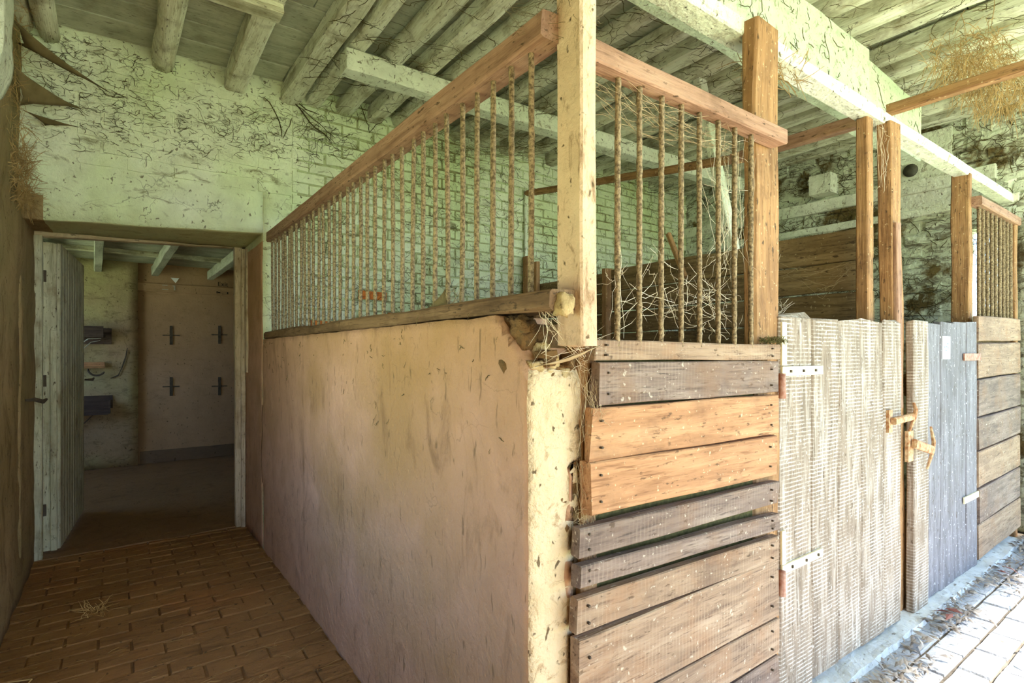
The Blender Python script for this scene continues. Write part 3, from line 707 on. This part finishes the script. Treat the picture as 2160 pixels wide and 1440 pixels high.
# ------------------------------------------------------------------ far room things
yq = YFAR-.06
rk = thing('wall_rack', 'dark wooden rack with pale wire brackets high on the far pier', 'rack', (-.3, yq, 1.45))
slab('back_board', (-.75, -.04, yq-.022, yq-.001, 1.36, 1.535), M['shelf_brown'], rk); slab('shelf', (-.75, -.08, yq-.15, yq-.02, 1.43, 1.455), M['shelf_brown'], rk); slab('front_board', (-.75, -.11, yq-.165, yq-.15, 1.43, 1.55), M['shelf_brown'], rk)
rod('bracket', [(-.13, yq-.12, 1.42), (-.24, yq-.12, 1.415), (-.42, yq-.05, 1.26)], .006, M['wire'], rk)
rod('bracket', [(-.14, yq-.05, 1.40), (-.22, yq-.05, 1.38), (-.42, yq-.03, 1.16)], .005, M['wire'], rk)
os_ = thing('hook_shelf', 'orange wooden rail with a curved hook on the far pier', 'rail', (-.3, yq, 1.13))
slab('board', (-.75, -.10, yq-.06, yq-.001, 1.12, 1.165), M['wood_orange'], os_); slab('lip', (-.75, -.095, yq-.075, yq-.001, 1.10, 1.118), M['wood_brown'], os_)
rod('hook', [(-.15+.075*math.cos(a)-.02, yq-.05, 1.095+.075*math.sin(a)) for a in [math.pi*1.0+k*math.pi*.85/10 for k in range(11)]], .011, M['iron_dark'], os_)
lb = thing('feed_box', 'dark wooden box fixed low on the far pier', 'box', (-.3, yq, .6))
slab('front_board', (-.75, -.07, yq-.14, yq-.12, .60, .745), M['shelf_brown'], lb); slab('back_board', (-.75, -.03, yq-.02, yq-.001, .66, .80), M['shelf_brown'], lb)
V, F = rbox_data(-.07, -.05, yq-.14, yq-.001, .61, .75, step=.1, amp=0); link('side_board', pydata('side', V, F), M['shelf_brown'], lb); slab('bottom_board', (-.75, -.07, yq-.13, yq-.01, .60, .615), M['shelf_brown'], lb)
rod('bracket', [(-.28, yq-.1, .6), (-.42, yq-.02, .42)], .008, M['iron_dark'], lb); rod('bracket', [(-.2, yq-.1, .6), (-.36, yq-.02, .42)], .008, M['iron_dark'], lb)
cw = rod('wire_strand', [(.10, yq-.012, 1.32), (.085, yq-.012, 1.22), (.05, yq-.012, 1.1), (.02, yq-.012, 1.02), (-.05, yq-.012, .985)], .007, M['iron_dark']); tag(cw, 'thin bent wire hanging on the far pier beside the hook', 'wire')
for (x, z), pl in zip(((.521, 1.472), (1.025, 1.489), (.521, .872), (1.025, .86)), ('upper left', 'upper right', 'lower left', 'lower right')):
    c = thing('wall_cross', f'dark cross mark on the far room wall, {pl} of four', 'cross mark', (x, YFAR, z), 'cross marks on the far wall')
    slab('upright', (x-.015, x+.015, YFAR-.012, YFAR+.004, z-.11, z+.11), M['iron_dark'], c, .03, .002)
    slab('arm', (x-.085, x+.085, YFAR-.010, YFAR+.004, z-.006, z+.006), M['iron_dark'], c, .03, .002)
t5 = timber('trim_5', (.2, YFAR-.006, 2.02), (2.4, YFAR-.006, 2.03), .03, .1, M['far_plaster'], rough=.003); tag(t5, 'plastered band below the ceiling of the far room', 'trim', kind='structure')
def text(name, s, loc, size, mat, parent):
    cu = bpy.data.curves.new(name, 'FONT'); cu.body = s; cu.size = size; cu.extrude = .001; cu.materials.append(mat)
    o = bpy.data.objects.new(name, cu); COL.objects.link(o)
    return place(o, Matrix.Translation(loc) @ Matrix.Rotation(math.pi/2, 4, 'X'), parent)
text('lettering', 'Exit', (1.0, YFAR-.025, 2.085), .075, M['ink_dark'], WFAR)
slab('ink_mark', (.99, 1.0, YFAR-.028, YFAR-.018, 1.995, 2.02), M['ink_dark'], WFAR, .02, 0); slab('ink_mark', (1.005, 1.03, YFAR-.028, YFAR-.018, 2.0, 2.01), M['ink_dark'], WFAR, .02, 0); slab('ink_mark', (1.105, 1.117, YFAR-.028, YFAR-.018, 1.99, 2.015), M['ink_dark'], WFAR, .02, 0)
V = [(.515, YFAR-.025, 2.145), (.60, YFAR-.028, 2.145), (.565, YFAR-.022, 2.085), (.515, YFAR-.022, 2.145), (.60, YFAR-.024, 2.145), (.565, YFAR-.02, 2.085)]
tp = link('paper_scrap', pydata('scrap', V, [(0, 2, 1), (3, 4, 5), (0, 1, 4, 3), (1, 2, 5, 4), (2, 0, 3, 5)]), M['paper']); tag(tp, 'torn pale paper scrap high on the far room wall', 'paper')
for b in ((.43, .485, 2.05, 2.056), (.43, .49, 2.0, 2.008), (.535, .56, 2.045, 2.056), (.548, .56, 2.0, 2.05)): slab('chalk_mark', (b[0], b[1], YFAR-.028, YFAR-.018, b[2], b[3]), M['wire'], WFAR, .05, 0)

# ------------------------------------------------------------------ plaster corbel and hay on the left wall
def corb(p, a, b, c):
    k = max(0, .30-c)/.30
    p.x -= (p.x+.45)*(.75*k*k); p.y += (3.05-p.y)*.5*k*k
    return p
cb = rbox('corbel', (-.47, -.355, 2.86, 3.14, 2.26, 3.02), M['lime_timber'], step=.035, amp=.014, freq=7, fn=corb, smooth=True); tag(cb, 'rounded white plaster corbel on the left wall under the ceiling', 'corbel')

def straws(name, n, box, L, r, mat, flat=False, parent=None, droop=0., bias=None):
    V, F = [], []
    for _ in range(n):
        p = Vector((R(box[0], box[1]), R(box[2], box[3]), R(box[4], box[5])))
        a = R(0, 2*math.pi) if bias is None else random.gauss(bias, .5); e = 0 if flat else R(-1.3, 1.3)
        d = Vector((math.cos(a)*math.cos(e), math.sin(a)*math.cos(e), math.sin(e)))*R(*L)
        mid = p+d*.5+Vector((R(-.01, .01), R(-.01, .01), R(0, .01) if not flat else .001))
        tube([p, mid, p+d+Vector((0, 0, -droop*R(0, 1)))], r*R(.6, 1.2), 3, V, F)
    return link(name, pydata(name, V, F), mat, parent)
o = straws('floor_straw', 260, (-.37, .72, 1.75, 4.5, .004, .006), (.015, .08), .0008, M['straw'], True, bias=.15); tag(o, 'scattered straw on the brown passage floor', 'straw', kind='stuff')
o = straws('straw_tuft', 45, (-.12, -.05, 3.25, 3.32, .008, .03), (.03, .09), .0015, M['straw']); tag(o, 'small tuft of straw on the passage floor', 'straw', kind='stuff')
o = rod('bent_straw', [(-.33, 2.78, .01), (-.26, 2.75, .012), (-.33, 2.52, .01)], .003, M['straw'], n=4); tag(o, 'bent straw stalk at the lower left on the floor', 'straw')
o = straws('hay_tuft', 520, (-.40, -.34, 3.35, 3.72, 1.98, 2.22), (.05, .12), .0014, M['hay']); tag(o, 'hay caught on the left wall beside the lintel', 'hay', kind='stuff')
o = straws('hay_tuft', 260, (-.40, -.37, 3.2, 3.74, 2.22, 2.95), (.04, .1), .0013, M['hay']); tag(o, 'thin strands of hay up the corner of the left wall', 'hay', kind='stuff')
o = straws('hay_tuft', 1300, (3.25, 4.3, .72, .98, 2.67, 2.79), (.05, .13), .0017, M['hay'], droop=.06); tag(o, 'hay hanging under the ceiling at upper right', 'hay', kind='stuff')
o = straws('moss_tuft', 160, (1.70, 1.84, .935, .962, 1.287, 1.30), (.008, .022), .0012, M['moss']); tag(o, 'mossy fuzz at the foot of the broad golden-brown post', 'moss', kind='stuff')
o = straws('hay_tuft', 120, (1.85, 2.1, 1.02, 1.12, 2.28, 2.33), (.05, .13), .0016, M['hay']); tag(o, 'hay wisps on the beam right of the broad post', 'hay', kind='stuff')

# ------------------------------------------------------------------ leaves along the kerb
V, F, V2, F2 = [], [], [], []
def leaf(V, F, c, s, a):
    b = len(V); d = Vector((math.cos(a), math.sin(a), R(-.3, .5)))*s; q = Vector((-math.sin(a), math.cos(a), R(-.5, .5)))*s*.28
    up = Vector((0, 0, s*R(.1, .4)))
    for p in (c-d, c+q+up, c+d, c-q+up*.3, c+up*.9): V.append(tuple(p))
    F += [(b, b+3, b+4), (b+3, b+2, b+4), (b+2, b+1, b+4), (b+1, b, b+4)]
for (x0, x1, y0, y1, n) in ((2.15, 2.65, .74, .88, 150), (2.65, 2.98, .82, .89, 40), (2.98, 3.35, .78, .90, 130), (3.35, 3.9, .84, .9, 60), (3.7, 4.7, .72, .90, 260), (4.6, 5.1, .80, .93, 200), (1.6, 4.9, .25, .85, 70)):
    for _ in range(n): leaf(V, F, Vector((R(x0, x1), R(y0, y1), R(.012, .04))), R(.012, .032), R(0, 6.28))
for (x, y) in ((3.13, .86), (3.18, .84), (3.95, .82), (4.02, .80), (3.09, .83)): leaf(V2, F2, Vector((x, y, .045)), .05, R(0, 6.28))
o = link('dry_leaves', pydata('dry_leaves', V, F), M['leaf']); tag(o, 'drift of dry leaves along the kerb of the stall doors', 'leaves', kind='stuff')
o = link('red_leaves', pydata('red_leaves', V2, F2), M['leaf_red']); tag(o, 'few large reddish leaves lying on the leaf drift', 'leaves', kind='stuff')

# ------------------------------------------------------------------ cobwebs and sooty strands
def squig(V, F, p, u, v, w, L, r, ang, curl=.7, n=7, lift=.004):
    pts = []; a = ang
    for i in range(n):
        pts.append(p+w*(lift+R(0, .004))); p = p+(u*math.cos(a)+v*math.sin(a))*(L/n); a += random.gauss(0, curl)
    tube(pts, r, 3, V, F); return pts
def strands(name, org, u, v, w, U, W, n, L, r, mat, label, horiz=.6, dens=None, lift=.008, parent=None):
    V, F = [], []; org, u, v, w = map(Vector, (org, u, v, w)); c = 0; tries = 0
    while c < n and tries < n*20:
        tries += 1
        a, b = R(*U), R(*W)
        if dens and R(0, 1) > dens(a, b): continue
        ang = random.gauss(0, .25) if R(0, 1) < horiz else R(0, 6.28)
        if R(0, 1) < .5: ang += math.pi
        pts = squig(V, F, org+u*a+v*b, u, v, w, R(*L)*random.choice((.4, .7, 1, 1, 1.5)), r*R(.5, 1.15), ang, .42, 7, lift)
        if R(0, 1) < .45: squig(V, F, pts[3]-w*lift, u, v, w, R(*L)*.6, r*R(.4, .9), ang+R(-1.4, 1.4), .5, 5, lift)
        c += 1
    o = link(name, pydata(name, V, F), mat, parent); tag(o, label, 'cobweb', kind='stuff'); return o
cl = lambda a, b: max(.12, min(.8, .45+.9*nz(a*1.3, b*3.2, 4.2)))
strands('web_strands', (0, YW, 0), (1, 0, 0), (0, 0, 1), (0, -1, 0), (-.36, .9), (2.35, 2.97), 760, (.02, .08), .0015, M['web_dark'], 'sooty web strands over the wall above the doorway', .85, lambda a, b: cl(a, b)*min(1, (b-2.2)*2.2), .012)
strands('web_strands', (0, YW, 0), (1, 0, 0), (0, 0, 1), (0, -1, 0), (.95, 5.0), (1.5, 3.0), 1700, (.04, .13), .0017, M['web_dark'], 'sooty web strands over the brick wall behind the bars', .55, cl, .016)
strands('web_strands', (XR, 0, 0), (0, 1, 0), (0, 0, 1), (-1, 0, 0), (.95, 3.7), (1.5, 3.05), 1500, (.05, .18), .0026, M['web_dark'], 'sooty web strands over the rough right wall', .5, cl, .025)
strands('web_strands', (0, 0, 2.885), (1, 0, 0), (0, 1, 0), (0, 0, -1), (.9, 4.8), (.5, 3.6), 1500, (.06, .22), .0017, M['web_dark'], 'sooty web strands hanging under the rafters', .1, cl, .01)
strands('web_strands', (0, 1.2, 0), (1, 0, 0), (0, 0, 1), (0, -1, 0), (1.0, 4.0), (2.5, 2.84), 130, (.04, .14), .0018, M['web_dark'], 'sooty web strands on the upper front beam', .3, cl, .012)
strands('web_strands', (XP, 0, 0), (0, 1, 0), (0, 0, 1), (-1, 0, 0), (1.0, 3.7), (1.0, 1.34), 60, (.01, .05), .0012, M['web_brown'], 'dark specks and cracks on the plastered partition', .1, cl, .002)
V, F = [], []
def vine(pts, r):
    P = [Vector((1.01+(a-640)*.0034, YW-.03+R(-.006, .006), 3.045-(b-180)*.00315-(a-640)*-.0003)) for a, b in pts]
    Q = []
    for i in range(len(P)-1):
        for k in range(3): Q.append(P[i].lerp(P[i+1], k/3)+Vector((R(-.006, .006), R(-.004, .004), R(-.006, .006))))
    Q.append(P[-1]); tube(Q, r, 4, V, F)
for pts, r in (([(610, 186), (624, 225), (648, 258), (690, 292)], .0045), ([(612, 190), (622, 215), (642, 234), (668, 240)], .0035), ([(630, 232), (650, 246), (676, 268), (700, 285)], .003), ([(568, 225), (590, 255), (598, 300)], .0035), ([(600, 300), (612, 275), (616, 258)], .003), ([(690, 292), (694, 270), (702, 262)], .002), ([(648, 258), (640, 280), (634, 292)], .002), ([(752, 205), (768, 240), (772, 262)], .003), ([(772, 262), (786, 240), (800, 232)], .0025)):
    vine(pts, r)
o = link('dry_vine', pydata('dry_vine', V, F), M['web_dark']); tag(o, 'dark dry root-like strands hanging down the limewashed wall above the grille', 'vine')
def hang(name, pts, label, mat, n, span, r=.0013, sag=.05):
    r *= .42; n = int(n*(1.0 if mat is M['web_pale'] else 1.4))
    """a cobweb: sagging threads strung between random anchors near the given points"""
    V, F = [], []; rr = random.Random(len(label))
    for _ in range(n):
        a = Vector(rr.choice(pts)); b = Vector(rr.choice(pts))
        j = lambda: Vector((rr.uniform(-span, span), rr.uniform(-span*.4, span*.4), rr.uniform(-span, span)))
        a = a+j(); b = b+j(); L = (a-b).length
        if L < .02: continue
        P = []
        for i in range(7):
            t = i/6; p = a.lerp(b, t); p.z -= sag*L*4*t*(1-t)*rr.uniform(.6, 1.3)
            P.append(p+Vector((rr.gauss(0, .003), rr.gauss(0, .003), rr.gauss(0, .003))))
        tube(P, r*rr.uniform(.5, 1.3), 3, V, F)
    o = link(name, pydata(name, V, F), mat); return tag(o, label, 'cobweb')
hang('cobweb', [(x, .95, z) for x in (1.0, 1.1, 1.18, 1.27) for z in (1.33, 1.42, 1.5)], 'pale cobweb between the left bars of the short grille', M['web_pale'], 26, .05, .0013)
hang('cobweb', [(x, .96, z) for x in (1.27, 1.36, 1.45, 1.54) for z in (1.34, 1.4, 1.46)], 'pale cobweb low between the right bars of the short grille', M['web_pale'], 42, .05, .0013)
hang('cobweb', [(x, .965, z) for x in (1.45, 1.53, 1.62) for z in (1.5, 1.62, 1.75, 1.9)], 'tall cobweb beside the broad post inside the short grille', M['web_pale'], 46, .05, .0012)
hang('cobweb', [(x, .95, z) for x in (.93, 1.1, 1.3, 1.5) for z in (1.88, 1.93)], 'brownish cobweb under the top rail of the short grille', M['web'], 44, .05, .0014, .09)
hang('cobweb', [(1.84, 1.02, 1.4), (1.9, 1.03, 1.42), (2.05, 1.05, 1.44), (1.86, 1.0, 1.62)], 'pale cobweb above the near stall door at the broad post', M['web_pale'], 22, .04, .0013)
hang('cobweb', [(2.845, 1.15, 1.66), (2.845, 1.3, 1.60), (2.845, 1.42, 1.66), (2.845, 1.25, 1.55), (2.845, 1.5, 1.7)], 'dusty cobweb in front of the dark divider planks', M['web'], 22, .04, .0026)
hang('cobweb', [(.79, .97, 1.24), (.85, .96, 1.30), (.90, .95, 1.24), (.93, .93, 1.29), (.80, .96, 1.36)], 'cobweb over the broken partition corner', M['web_pale'], 34, .035, .0012)
hang('cobweb', [(.90, .955, 1.20), (.94, .94, 1.17), (.945, .93, 1.10), (.92, .955, 1.05)], 'cobweb between wall end and plank ends', M['web'], 40, .03, .0011)
hang('cobweb', [(.90, .955, .98), (.93, .945, .88), (.91, .95, .82), (.89, .95, .86)], 'cobweb in the lower break of the wall end', M['web'], 24, .02, .0011)
hang('cobweb', [(.80, .97, 2.02), (.84, .93, 2.1), (.86, .9, 2.02), (.90, .92, 2.0), (.78, 1.05, 2.05)], 'matted cobweb where the two top rails meet the corner post', M['web_brown'], 60, .035, .0014)
hang('cobweb', [(.83, .90, 2.05), (.84, .90, 2.3), (.83, .93, 2.2)], 'hanging cobweb on the upper corner post', M['web_brown'], 24, .025, .0015)
hang('cobweb', [(2.78, 1.0, 2.28), (2.88, 1.0, 2.25), (2.8, 1.0, 2.0), (2.86, 1.0, 2.1)], 'thin cobweb strung between slim post and leaning post', M['web_pale'], 16, .03, .0014)
hang('cobweb', [(1.7, 3.6, 2.85), (2.3, 3.6, 2.85), (2.0, 3.3, 2.88), (2.6, 3.2, 2.85)], 'brown cobweb under the tie beam near the back wall', M['web_brown'], 60, .12, .0022, .08)
hang('cobweb', [(.80, 1.35, 1.44), (.81, 1.45, 1.40), (.82, 1.52, 1.40)], 'small cobweb on the sill of the long grille', M['web'], 22, .03, .0012)
hang('cobweb', [(.82, 3.7, 1.47), (.9, 3.68, 1.45), (.8, 3.72, 1.55)], 'small cobweb at the far end of the long grille', M['web_brown'], 16, .04, .0016)
# thick sagging dust webs
def sheet(name, a, b, c, sag, label, mat):
    a, b, c = map(Vector, (a, b, c)); V = []; F = []; n = 6; idx = {}
    for i in range(n+1):
        for j in range(n+1-i):
            k = n-i-j; p = (a*i+b*j+c*k)/n; e = (i*j+j*k+k*i)/(n*n)
            ctr = (a+b+c)/3; p = p+(ctr-p)*min(.5, e*0+.25*(1-27*i*j*k/n**3))
            if max(i, j, k) == n: p = (a*i+b*j+c*k)/n
            p.z -= sag*e; idx[(i, j)] = len(V); V.append(tuple(p))
    for i in range(n):
        for j in range(n-i):
            F.append((idx[(i, j)], idx[(i+1, j)], idx[(i, j+1)]))
            if i+j < n-1: F.append((idx[(i+1, j)], idx[(i+1, j+1)], idx[(i, j+1)]))
    o = link(name, pydata(name, V, F), mat, smooth=True); md = o.modifiers.new('thickness', 'SOLIDIFY'); md.thickness = .002
    return tag(o, label, 'cobweb')
sheet('web_sheet', (-.40, 3.38, 2.60), (-.38, 3.55, 2.46), (-.14, 3.73, 2.57), .02, 'brown triangular dust web in the upper left corner', M['web_brown'])
sheet('web_sheet', (-.40, 3.35, 2.80), (-.385, 3.5, 2.74), (-.02, 3.73, 2.69), .05, 'long sagging dust web above the triangular web', M['web_brown'])
sheet('web_sheet', (-.38, 3.6, 2.46), (-.30, 3.72, 2.44), (-.16, 3.73, 2.47), .0, 'small dust web below the triangular web', M['web_brown'])
sheet('web_sheet', (.795, 1.40, 1.39), (.80, 1.56, 1.392), (.805, 1.44, 1.45), .0, 'brown dust web standing on the sill of the long grille', M['web_brown'])
sheet('web_sheet', (.775, .975, 1.222), (.935, .925, 1.272), (.865, .955, 1.236), .014, 'pale dust web draped across the broken corner', M['web'])
